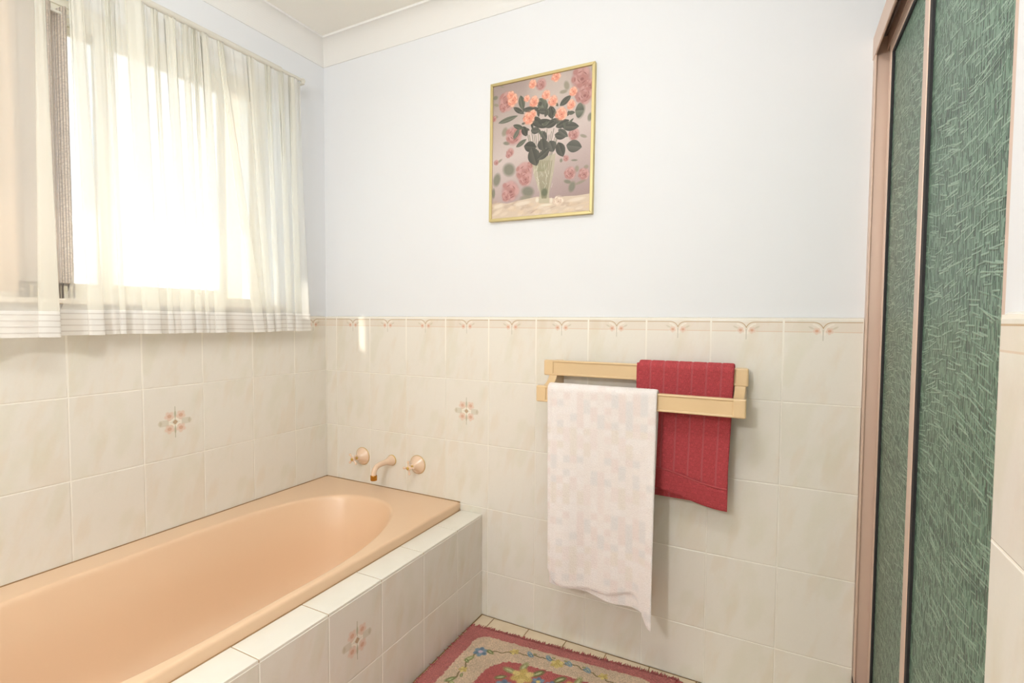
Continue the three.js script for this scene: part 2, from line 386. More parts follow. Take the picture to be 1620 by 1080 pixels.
{
  const yT = 2.148, yH = 1.186, yB = 1.113;
  const main = curtain([
    [0.235, 0.215, 0.018, 0.030, 0.020], [0.285, 0.262, 0.016, 0.022, 0.024], [0.345, 0.318, 0.016, 0.018, 0.026], [0.420, 0.352, 0.020, 0.022, 0.026],
    [0.536, 0.402, 0.014, 0.038, 0.030], [0.594, 0.556, 0.022, 0.034, 0.030], [0.625, 0.598, 0.008, 0.010, 0.012], [0.655, 0.632, 0.016, 0.02, 0.02], [0.706, 0.674, 0.024, 0.032, 0.028],
    [0.752, 0.722, 0.010, 0.014, 0.016], [0.810, 0.784, 0.050, 0.046, 0.032], [0.880, 0.862, 0.012, 0.014, 0.018], [0.959, 0.934, 0.024, 0.036, 0.03],
  ], (t) => 0.186 - 0.042 * t * (0.4 + 0.6 * t), (t) => 0.966 + 0.09 * Math.pow(t, 9), 0.066, yT, yH, yB, 5, [1, 1, 1, 1, 2, 2, 1, 1, 1, 1, 1, 2, 2]);
  hangCurtain('wide sheer white curtain hanging over most of the bright window, reaching the wall corner', main, yT, yH, yB);
  const side = curtain([[1.052, 1.056, 0.012, 0.045, 0.03], [1.25, 1.26, 0.03, 0.04, 0.03], [1.36, 1.37, 0.03, 0.04, 0.03]],
    (t) => 1.040 - 0.011 * t, (t) => 1.46, 0.098, yT, yH - 0.006, yB - 0.003, 15, [2, 3, 3]);
  hangCurtain('narrow sheer white curtain panel over the lace at the left end of the window', side, yT, yH - 0.006, yB - 0.003);

  const rod = thing('curtain_rod', 'slim pale curtain rod with a stepped end above the window', 'curtain rod');
  mesh('outer_tube', new THREE.CylinderGeometry(0.0105, 0.0105, 1.22, 16).rotateX(Math.PI / 2).translate(0.072, 2.154, 0.285 + 0.61), M.rod, rod);
  mesh('inner_tube', new THREE.CylinderGeometry(0.0068, 0.0068, 0.12, 16).rotateX(Math.PI / 2).translate(0.072, 2.154, 0.235), M.rod, rod);
  mesh('end_cap', new THREE.LatheGeometry([[0, 0], [0.009, 0], [0.0105, 0.004], [0.0105, 0.010], [0.008, 0.012], [0, 0.012]].map((p) => new THREE.Vector2(...p)), 16).rotateX(Math.PI / 2).translate(0.072, 2.154, 0.172), M.rod, rod);
  for (const z of [0.182, 1.49]) mesh('bracket', merged([box(-T, 0.078, 2.137, 2.143, z - 0.007, z + 0.007, 0.002), box(-T, -T + 0.003, 2.125, 2.175, z - 0.009, z + 0.009, 0.001), box(0.074, 0.082, 2.137, 2.150, z - 0.007, z + 0.007, 0.002)]), M.rod, rod);
}
// lace panel with a tasselled foot, inside the recess
{
  const lace = pixelTexture(256, 256, (x, y) => {
    const k = Math.abs(Math.sin(x * Math.PI / 8)) * 0.55 + Math.abs(Math.sin(y * Math.PI / 8 + (Math.floor(x / 8) % 2) * 1.57)) * 0.45, n = fbm(x / 4, y / 4, 300, 2);
    const v = 0.62 + 0.46 * k * (0.6 + 0.6 * n);
    return [242 * v, 228 * v, 214 * v];
  });
  lace.repeat.set(1.0, 6.5);
  const laceBump = pixelTexture(128, 128, (x, y) => { const k = 255 * Math.abs(Math.sin(x * Math.PI / 8)) * Math.abs(Math.sin(y * Math.PI / 8)); return [k, k, k]; }, false);
  laceBump.repeat.set(2.0, 13);
  const laceMat = phys({ map: lace, bumpMap: laceBump, bumpScale: 0.002, roughness: 0.95, transmission: 0.26, thickness: 0, specularIntensity: 0.1, side: THREE.DoubleSide });
  const g = thing('lace_curtain', 'knitted grey-beige lace panel with a tasselled foot at the left of the window', 'curtain');
  const fold = (z) => -0.040 + 0.014 * Math.cos((z - 0.944) * Math.PI * 2 / 0.0385);
  const top = (z) => 2.062 + 0.014 * Math.abs(Math.cos((z - 0.944) * Math.PI / 0.0385));
  mesh('lace_panel', sheet(64, 12, (u, v) => { const z = lerp(0.940, 1.066, u); return [fold(z), lerp(1.262, top(z), v), z]; }), laceMat, g);
  mesh('band', sheet(64, 1, (u, v) => { const z = lerp(0.939, 1.067, u); return [fold(z) + 0.0022, lerp(1.258, 1.266, v), z]; }), laceMat, g);
  for (let k = 0; k < 15; k++) { const z = 0.9425 + k * 0.0087, x = fold(z); mesh('tassel', tube([[x, 1.262, z], [x + 0.002, 1.246, z + 0.001], [x - 0.001, 1.2215, z - 0.0006]], 0.0030, 6, 6), laceMat, g); }
  mesh('heading_rod', new THREE.CylinderGeometry(0.004, 0.004, WZ1 - 0.906, 10).rotateX(Math.PI / 2).translate(-0.036, 2.055, (0.906 + WZ1) / 2), M.rod, g);
  const peach = phys({ color: 0xe6ceb4, roughness: 0.95, transmission: 0.14, thickness: 0, specularIntensity: 0.1, side: THREE.DoubleSide });
  const p = thing('peach_curtain', 'plain peach fabric blind filling the left edge of the window', 'curtain');
  mesh('fabric', sheet(48, 2, (u, v) => { const z = lerp(1.048, 1.335, u); return [-0.060 + 0.004 * Math.cos(u * 40), lerp(1.232, 2.09, v), z]; }), peach, p);
  mesh('bottom_bar', box(-0.066, -0.052, 1.221, 1.235, 1.048, 1.335, 0.003), M.sill, p);
  mesh('head_rail', box(-0.068, -0.050, 2.088, 2.106, 1.046, 1.337, 0.003), M.sill, p);
}

// ---------------------------------------------------------------- bath and its tiled surround
const HOBX = 0.8426, HOBY = 0.4017, RIMX = 0.742, RIMY = 0.434, HZ0 = 0.1744, BATHEND = 1.68, HOBEND = 1.79;
{
  const g = thing('bath_surround', 'low wall of cream tiles boxing in the bath, with white tiles on its ledge', 'bath surround');
  mesh('core', merged([box(0.752, HOBX - T, 0.0, HOBY - T, 0.001, HOBEND - T), box(0.002, 0.752, 0.0, HOBY - T, BATHEND + 0.002, HOBEND - T)]), M.grout, g);
  mesh('edge_grout', merged([box(RIMX + 0.003, HOBX - 0.0014, HOBY - T, HOBY - 0.0016, 0.002, HOBEND - 0.003), box(0.002, RIMX + 0.012, HOBY - T, HOBY - 0.0016, BATHEND + 0.004, HOBEND - 0.003)]), M.brownGrout, g);
  mesh('grout', box(HOBX - T, HOBX - 0.0006, 0.0, HOBY - T, 0.001, HOBEND - 0.002), M.grout, g);
  const cols = [[0, HZ0]];
  for (let k = 0; HZ0 + k * TWID < HOBEND - 0.001; k++) cols.push([HZ0 + k * TWID, Math.min(HOBEND, HZ0 + (k + 1) * TWID)]);
  // the face: local x runs to -z
  cols.forEach(([a, b], c) => [[0, DADO - 1.0], [DADO - 1.0, HOBY - 0.006]].forEach(([y0, y1], r) => {
    const w = b - a - J, h = y1 - y0 - J;
    const m = mesh('tile', tileGeo(w, h, 0, (b - a) / TWID, 1 - (y1 - y0) / 0.25 + (r ? -0.02 : 0), r ? 0.98 : 1), r === 1 && c === 3 ? motifTile[0] : pickPlain(), g);
    m.rotation.y = Math.PI / 2; m.position.set(HOBX, y0 + J / 2, b - J / 2); m.rotateY(rr(-0.0016, 0.0016));
  }));
  cols.forEach(([a, b]) => {
    const m = mesh('tile', tileGeo(HOBX - 0.7440 - 0.001, b - a - J, 0, 0.4, 0, 1), ledgeTile[Math.floor(rnd() * 3)], g);
    m.rotation.x = -Math.PI / 2; m.position.set(0.7440, HOBY + rr(-0.0004, 0.0004), b - J / 2);
  });
}
{
  const g = thing('bathtub', 'glossy peach bathtub with a rounded end set under the window', 'bathtub');
  const N = 240, cx = 0.402, zc = 0.71, endLen = 0.578, zEnd = 1.0, endLen2 = 0.56;
  // rim outline at angle th, moved inwards by d
  const rim = (th, d) => {
    const c = Math.cos(th), s = Math.sin(th), far = s < 0, a = (c > 0 ? 0.309 : 0.296) - d, b = (far ? endLen : endLen2) - d;
    const n = c > 0 ? 2.08 : 2.55, e = 2 / n;
    const x = cx + a * Math.sign(c) * Math.pow(Math.abs(c), e), z = (far ? zc : zEnd) + b * Math.sign(s) * Math.pow(Math.abs(s), e);
    return [x, z];
  };
  const rect = (th, d) => {       // rounded-corner outline of the deck, seen from the middle
    const mx = RIMX / 2, mz = BATHEND / 2, [px, pz] = rim(th, 0), dx = px - mx, dz = pz - mz, hx = RIMX / 2 - 0.001 - d, hz = BATHEND / 2 - 0.001 - d;
    const k = Math.min(hx / Math.max(1e-6, Math.abs(dx)), hz / Math.max(1e-6, Math.abs(dz)));
    return [mx + dx * k, mz + dz * k];
  };
  const rectAt = (i, d) => rect(angles[i], d);
  // angles that include the deck's corners
  const angles = Array.from({ length: N }, (_, i) => (i / N) * Math.PI * 2);
  for (const [sx, sz] of [[1, 1], [1, -1], [-1, 1], [-1, -1]]) {
    let best = 0, err = 1e9;
    angles.forEach((th, i) => { const [px, pz] = rim(th, 0), e = Math.abs(Math.atan2(sz * BATHEND, sx * RIMX) - Math.atan2(pz - BATHEND / 2, px - RIMX / 2)); if (e < err) { err = e; best = i; } });
    let lo = angles[best] - Math.PI * 2 / N, hi = angles[best] + Math.PI * 2 / N;
    const want = Math.atan2(sz * BATHEND, sx * RIMX), f = (th) => { const [px, pz] = rim(th, 0); let q = Math.atan2(pz - BATHEND / 2, px - RIMX / 2) - want; return q; };
    for (let k = 0; k < 50; k++) { const m = (lo + hi) / 2; f(lo) * f(m) <= 0 ? (hi = m) : (lo = m); }
    angles[best] = (lo + hi) / 2;
  }
  const rings = [];
  const deck = (d, y) => rings.push(angles.map((_, i) => { const [x, z] = rectAt(i, d); return [x, y, z]; }));
  deck(0.0, HOBY - 0.001); deck(0.0, RIMY - 0.008); deck(0.0018, RIMY - 0.0028); deck(0.006, RIMY - 0.0002); deck(0.010, RIMY);
  for (const k of [0.5]) rings.push(angles.map((th, i) => { const [x, z] = rectAt(i, 0.010), [p, q] = rim(th, -0.008); return [lerp(x, p, k), RIMY, lerp(z, q, k)]; }));
  for (const [d, y] of [[-0.009, 0.4338], [-0.004, 0.4325], [0.0, 0.4295], [0.004, 0.424], [0.008, 0.414], [0.018, 0.385], [0.030, 0.350], [0.038, 0.325], [0.046, 0.295], [0.056, 0.250], [0.068, 0.20], [0.080, 0.16], [0.100, 0.125], [0.130, 0.098], [0.170, 0.086], [0.215, 0.083], [0.262, 0.081]]) {
    rings.push(angles.map((th) => { const [x, z] = rim(th, d); return [x, y, z]; }));
  }
  const pos = [], idx = [];
  rings.forEach((r) => r.forEach((p) => pos.push(...p)));
  for (let k = 0; k + 1 < rings.length; k++) for (let i = 0; i < N; i++) { const a = k * N + i, b = k * N + (i + 1) % N, c = a + N, d = b + N; idx.push(a, c, b, b, c, d); }
  const cI = pos.length / 3; pos.push(cx, 0.081, (zc + zEnd) / 2);
  for (let i = 0; i < N; i++) idx.push((rings.length - 1) * N + i, cI, (rings.length - 1) * N + (i + 1) % N);
  const geo = new THREE.BufferGeometry();
  geo.setAttribute('position', new THREE.Float32BufferAttribute(pos, 3)); geo.setIndex(idx); geo.computeVertexNormals();
  mesh('tub', geo, M.bath, g);
  mesh('sealant', merged([box(0.0005, 0.0022, RIMY - 0.004, RIMY + 0.0008, 0.001, BATHEND), box(0.0005, RIMX - 0.002, RIMY - 0.004, RIMY + 0.0008, 0.0005, 0.0022)]), M.sealant, g);
  mesh('ledge_sealant', box(RIMX - 0.002, RIMX + 0.0022, HOBY - 0.009, HOBY + 0.0004, 0.002, BATHEND), M.sealant, g);
  mesh('waste', new THREE.LatheGeometry([[0, 0.0845], [0.018, 0.0845], [0.026, 0.0835], [0.029, 0.0812]].map((p) => new THREE.Vector2(...p)), 24).translate(0.40, 0, 0.42), M.gold, g);
}

// ---------------------------------------------------------------- bath taps on the back wall
const lathe = (pts, seg = 32) => new THREE.LatheGeometry(pts.map((p) => new THREE.Vector2(...p)), seg);
function tap(x, y, turn, label) {
  const g = thing('bath_tap', label, 'tap');
  g.position.set(x, y, 0);
  const toZ = (q) => q.rotateX(Math.PI / 2);
  mesh('flange', toZ(lathe([[0.038, 0.0], [0.038, 0.003], [0.0365, 0.0055], [0.031, 0.011], [0.0215, 0.020], [0.0145, 0.028], [0.0115, 0.034], [0.0105, 0.038], [0, 0.038]])), M.tap, g);
  mesh('flange_ring', toZ(new THREE.TorusGeometry(0.0384, 0.0013, 8, 40).rotateX(Math.PI / 2).translate(0, 0.0016, 0)), M.brass, g);
  mesh('spindle', toZ(lathe([[0.006, 0.036], [0.0072, 0.041], [0.0055, 0.045], [0.0055, 0.052], [0, 0.052]], 20)), M.brass, g);
  const h = new THREE.Group(); h.name = 'handle'; h.position.z = 0.060; h.rotation.z = turn; g.add(h);
  const arms = [];
  for (let k = 0; k < 4; k++) arms.push(new THREE.CylinderGeometry(0.0032, 0.0042, 0.018, 10).translate(0, 0.015, 0).rotateZ(k * Math.PI / 2), new THREE.SphereGeometry(0.0052, 12, 8).translate(0, 0.0245, 0).rotateZ(k * Math.PI / 2));
  arms.push(toZ(lathe([[0.0, -0.010], [0.0078, -0.010], [0.0100, -0.002], [0.0095, 0.006], [0, 0.006]], 20)));
  mesh('cross_arm', merged(arms), M.tap, h);
  mesh('indicator_button', toZ(lathe([[0.0066, 0.005], [0.0062, 0.0085], [0.004, 0.0102], [0, 0.0106]], 20)), M.brass, h);
  return g;
}
tap(0.222, 0.553, 0.75, 'peach cross-handled bath tap nearest the window wall, left of the spout');
tap(0.528, 0.556, 0.12, 'peach cross-handled bath tap on the towel rail side, right of the spout');
{
  const g = thing('bath_spout', 'peach swan-neck bath spout with a gold tip between two taps', 'spout');
  g.position.set(0.388, 0.556, 0);
  const curve = new THREE.CatmullRomCurve3([[0, 0, 0.001], [0, 0, 0.018], [-0.001, 0.000, 0.045], [-0.002, -0.001, 0.072], [-0.003, -0.008, 0.094], [-0.003, -0.021, 0.106], [-0.003, -0.034, 0.109], [-0.003, -0.040, 0.109]].map((p) => new THREE.Vector3(...p)));
  const radius = (t) => (t < 0.3 ? lerp(0.0225, 0.0125, smooth(0, 0.3, t)) : lerp(0.0125, 0.0105, t));
  const fr = curve.computeFrenetFrames(48, false), R = 24;
  mesh('neck', sheet(R, 48, (u, v, i, j) => { const p = curve.getPointAt(v), a = u * Math.PI * 2, r = radius(v), n = fr.normals[j], b = fr.binormals[j]; return [p.x + r * (Math.cos(a) * n.x + Math.sin(a) * b.x), p.y + r * (Math.cos(a) * n.y + Math.sin(a) * b.y), p.z + r * (Math.cos(a) * n.z + Math.sin(a) * b.z)]; }), M.tap, g);
  mesh('wall_ring', lathe([[0.0236, 0], [0.0236, 0.003], [0.021, 0.004]]).rotateX(Math.PI / 2), M.brass, g);
  mesh('gold_tip', lathe([[0, -0.059], [0.0125, -0.059], [0.0137, -0.058], [0.0137, -0.0395], [0.0125, -0.0375], [0, -0.0375]]).translate(-0.003, 0, 0.109), M.gold, g);
}

// ---------------------------------------------------------------- double towel rail
{
  const g = thing('towel_rail', 'peach plastic double towel rail with two flat bars on the tiled wall', 'towel rail');
  const bar = (x0, x1, y0, y1, z) => {       // flat bar, raised lips above and below a sunk face, plain end caps
    const t = 0.018;
    const b = mesh('bar', merged([box(x0 + 0.03, x1 - 0.03, y0 + 0.004, y1 - 0.004, z - t / 2, z + t / 2 - 0.0035), box(x0 + 0.03, x1 - 0.03, y1 - 0.0075, y1, z - t / 2, z + t / 2, 0.003), box(x0 + 0.03, x1 - 0.03, y0, y0 + 0.0075, z - t / 2, z + t / 2, 0.003)]), M.rail, g);
    for (const [a, c] of [[x0, x0 + 0.036], [x1 - 0.036, x1]]) mesh('end_cap', box(a, c, y0 - 0.0004, y1 + 0.0004, z - t / 2 - 0.002, z + t / 2 + 0.0006, 0.005), M.rail, b);
    return b;
  };
  bar(1.130, 1.783, 0.973, 1.026, 0.057);
  bar(1.141, 1.783, 0.893, 0.947, 0.145);
  for (const [a, c] of [[1.149, 1.179], [1.746, 1.776]]) {
    const s = new THREE.Shape();             // side view of the bracket: z across, y up
    s.moveTo(0, 0.895); s.lineTo(0.058, 0.895); s.lineTo(0.130, 0.898); s.lineTo(0.138, 0.903); s.lineTo(0.138, 0.938); s.quadraticCurveTo(0.075, 0.944, 0.062, 0.972);
    s.lineTo(0.047, 1.02); s.lineTo(0, 1.022); s.closePath();
    mesh('bracket', new THREE.ExtrudeGeometry(s, { depth: c - a - 0.006, bevelEnabled: true, bevelSize: 0.002, bevelThickness: 0.003, bevelSegments: 2 }).rotateY(-Math.PI / 2).translate(c - 0.003, 0, 0), M.rail, g);
  }
}

// ---------------------------------------------------------------- towels
// a towel hung over a bar: p(u, s) runs from the hem behind, over the bar, to the hem in front
function hang({ x0, x1, yTop, zc, r, front, back, th, wave, uvx, nx = 90, ny = 150, edge = 0.006 }) {
  const mid = (u, v) => {
    const x = lerp(x0, x1, u), lf = front(u), lb = back(u), arc = Math.PI * r, total = lf + lb + arc, s = v * total, yc = yTop - r - th;
    if (s < lb) { const d = lb - s; return [x, yc - d, zc - r, 0, -1, d, 0]; }
    if (s < lb + arc) { const a = (s - lb) / r; return [x, yc + r * Math.sin(a), zc - r * Math.cos(a), Math.sin(a), -Math.cos(a), 0, 2]; }
    const d = s - lb - arc; return [x, yc - d, zc + r, 0, 1, d, 1];
  };
  const off = (u, v, sign) => {
    const m = mid(u, v), w = x1 - x0, lx = Math.min(u, 1 - u) * w, total = front(u) + back(u) + Math.PI * r, lv = Math.min(v, 1 - v) * total;
    const e = (l) => (l >= edge ? 1 : Math.sqrt(Math.max(0, 1 - (1 - l / edge) ** 2)));
    const t = (sign > 0 ? th : 0) * 1 + (sign > 0 ? -1 : 1) * th * 0.5 * (1 - e(lx) * e(lv));
    const q = wave ? wave(u, m[5], m[6], sign) : [0, 0, 0];
    return [m[0] + q[0], m[1] + m[3] * t + q[1], m[2] + m[4] * t + q[2], uvx ? uvx(m[0], m[5], m[6], u) : m[0], v * total];
  };
  const us = (u) => u < 0.06 ? u * u / 0.06 * 0.5 + u * 0.5 : u > 0.94 ? 1 - ((1 - u) * (1 - u) / 0.06 * 0.5 + (1 - u) * 0.5) : u;
  return merged([sheet(nx, ny, (u, v) => off(us(u), v, 1), false), sheet(nx, ny, (u, v) => off(us(u), v, -1), true)]);
}
const terryBump = pixelTexture(256, 256, (x, y) => { const v = 255 * (0.65 * vnoise(x / 2.2, y / 2.2, 400) + 0.35 * vnoise(x / 5, y / 5, 401)); return [v, v, v]; }, false);
{
  // red: ribs every 36 mm, a flat band near the hem
  const W0 = 1.456, W1 = 1.745, FRONT = 0.41;
  const RIB = 0.148 * (W1 - W0 - 0.008), RIB0 = W0 + 0.008 + 0.135 * (W1 - W0 - 0.008);
  const map = canvasTexture(320, 320, (x, w, h) => {
    const d = x.createImageData(w, h);
    for (let j = 0; j < h; j++) for (let i = 0; i < w; i++) {
      const n = vnoise(i / 5, j / 5, 410, 64) * 0.65 + fbm(i / 20, j / 20, 411, 3, 16) * 0.35, r = 1 - smooth(12, 30, Math.min(i, w - i)), k = (0.80 + 0.42 * n) * (1 - r) + 1.02 * r, o = (j * w + i) * 4;
      d.data[o] = clamp(190 * k, 0, 255); d.data[o + 1] = clamp((80 + 14 * r) * k, 0, 255); d.data[o + 2] = clamp((84 + 14 * r) * k, 0, 255); d.data[o + 3] = 255;
    }
    x.putImageData(d, 0, 0);
  });
  map.repeat.set(1 / RIB, 1 / RIB);
  terryBump.repeat.set(9, 9);
  const red = phys({ map, bumpMap: terryBump, bumpScale: 0.0035, roughness: 1, sheen: 0.5, sheenRoughness: 0.6, sheenColor: new THREE.Color(0xd86a68), specularIntensity: 0.15 });
  const redFlat = phys({ color: 0xb85557, roughness: 0.95, sheen: 0.4, sheenRoughness: 0.5, sheenColor: new THREE.Color(0xd86a68), specularIntensity: 0.15 });
  const g = thing('hand_towel', 'folded red terry hand towel with lengthwise ribs over the upper rear bar', 'towel');
  const front = (u) => 0.376 + 0.044 * smooth(0.15, 0.95, u);
  const back = (u) => 0.405 - 0.01 * u;
  const rib = (u) => { let b = 0; for (let k = 0; k < 7; k++) { const c = 0.135 + k * 0.148, d = Math.abs(u - c) * (W1 - W0); b = Math.max(b, 1 - smooth(0.0012, 0.0045, d)); } return b; };
  const wave = (u, d, side, sign) => {
    const f = Math.min(1, d / 0.3);
    const band = side === 1 && d > front(u) - 0.072 && d < front(u) - 0.064 ? 0.0018 : 0;
    const ribs = sign > 0 ? rib(u) * 0.0012 * (side === 1 && d > front(u) - 0.070 ? 0 : 1) : 0;
    const z = (side === 1 ? 1 : side === 0 ? -1 : 0);
    return [side === 0 ? -0.016 * f * u : -0.010 * f * u, side === 2 ? -ribs : 0, z * (-ribs - (sign > 0 ? band : 0)) + (side === 1 ? 0.006 * f * Math.sin(u * 5.2 + 0.6) + 0.012 * f * f : side === 0 ? -0.004 * f : 0)];
  };
  mesh('terry_cloth', hang({ x0: W0 + 0.008, x1: W1, yTop: 1.040, zc: 0.057, r: 0.0125, front, back, th: 0.0085, wave, uvx: (x, d, side, u) => { const q = (x - RIB0) / RIB; if (!(side === 1 && d > front(u) - 0.068)) return q * RIB; const f = Math.abs(((q * 2) % 2 + 2) % 2 - 1); return (0.2 + 0.6 * f) * RIB; }, nx: 220, ny: 200 }), red, g);
  mesh('inner_layer', hang({ x0: W0, x1: W1 - 0.016, yTop: 1.0335, zc: 0.057, r: 0.0098, front: (u) => 0.408 + 0.004 * u, back: (u) => 0.395, th: 0.0024, nx: 40, ny: 60, edge: 0.002, uvx: (x) => x - RIB0 + RIB * 0.5, wave: (u, d, side) => [0, 0, side === 1 ? 0.0006 * Math.sin(u * 8) : 0] }), red, g);
  // raised lines between ribs: narrow flat-woven cords
  const y0 = 1.040 - 0.0125 - 0.0085;
  mesh('hem_cord', sheet(60, 6, (u, v) => { const a = v * Math.PI * 2, d = front(u) - 0.068, q = wave(u, d, 1, 0); return [lerp(W0 + 0.01, W1 - 0.002, u) + q[0], y0 - d + 0.003 * Math.sin(a), 0.057 + 0.021 + q[2] + 0.0016 * Math.cos(a)]; }), redFlat, g);
  mesh('care_label', sheet(8, 1, (u, v) => [lerp(1.51, 1.572, u), 0.642 - 0.004 * u * u - 0.007 * v, 0.0722 - 0.0006 * v + 0.001 * Math.sin(u * 3)]), std({ color: 0xf2efe9, roughness: 0.7, side: THREE.DoubleSide }), g);
}
{
  // pale: faint woven checks of peach, pink and grey on white
  const NC = 17, tint = [[240, 227, 221], [239, 229, 219], [234, 228, 224], [242, 230, 224], [243, 234, 228], [244, 236, 231]];
  const cell = (i, j) => { i = (i + NC) % NC; j = (j + NC) % NC; return tint[(hash2(i, j, 60) < 0.5 ? (i * 2 + Math.floor(j / 4)) % 4 : 4 + (hash2(i, j, 61) > 0.5 ? 1 : 0))]; };
  const map = pixelTexture(680, 680, (px, py) => {
    const gx = px / 40 - 0.5, gy = py / 40 - 0.5, i = Math.floor(gx), j = Math.floor(gy), u = smooth(0.28, 0.72, gx - i), v = smooth(0.2, 0.8, gy - j), n = 12 * (vnoise(px / 2, py / 2, 430) - 0.5);
    const a = cell(i, j), b = cell(i + 1, j), c = cell(i, j + 1), d = cell(i + 1, j + 1);
    return [0, 1, 2].map((k) => clamp(lerp(lerp(a[k], b[k], u), lerp(c[k], d[k], u), v) + n, 0, 255));
  });
  map.repeat.set(2.6, 2.6);
  const tb = terryBump.clone(); tb.repeat.set(9, 9);
  const pale = phys({ map, bumpMap: tb, bumpScale: 0.0018, roughness: 1, sheen: 0.3, sheenRoughness: 0.6, sheenColor: new THREE.Color(0xffffff), specularIntensity: 0.15 });
  const g = thing('bath_towel', 'long pale pink and white checked bath towel over the lower front bar', 'towel');
  const W0 = 1.186, W1 = 1.541;
  const front = (u) => 0.628 + 0.016 * smooth(0.02, 0.2, u) - 0.018 * smooth(0.55, 0.8, u) + 0.075 * smooth(0.80, 0.98, u) - 0.03 * (1 - smooth(0, 0.06, u));
  const back = (u) => 0.63 + 0.015 * u;
  const wave = (u, d, side, sign) => {
    const f = Math.min(1, d / 0.55), w = 0.014 * f * Math.sin(u * 6.0 + 0.8) + 0.010 * f * f * Math.sin(u * 13);
    const crease = side === 1 && sign > 0 ? -0.0022 * (1 - smooth(0.001, 0.006, Math.abs(u - 0.055) * (W1 - W0))) : 0;
    return [0.010 * f * (1 - u) - (side === 0 ? 0.016 * f * u : 0), 0, (side === 1 ? w + 0.020 * f * smooth(0.75, 1, u) + crease : side === 0 ? 0.4 * w - 0.004 * f : 0)];
  };
  mesh('terry_cloth', hang({ x0: W0, x1: W1, yTop: 0.959, zc: 0.145, r: 0.0125, front, back, th: 0.008, wave, nx: 140, ny: 200, edge: 0.007 }), pale, g);
  mesh('inner_layer', hang({ x0: W0 + 0.006, x1: W1 - 0.008, yTop: 0.952, zc: 0.145, r: 0.0096, front: (u) => 0.645 + 0.026 * smooth(0.1, 0.7, u), back: () => 0.62, th: 0.0024, nx: 60, ny: 80, edge: 0.002, wave: (u, d, side, sign) => { const q = wave(lerp(0.02, 0.98, u), d, side, 0); return [q[0], q[1], q[2] * 0.9]; } }), pale, g);
}

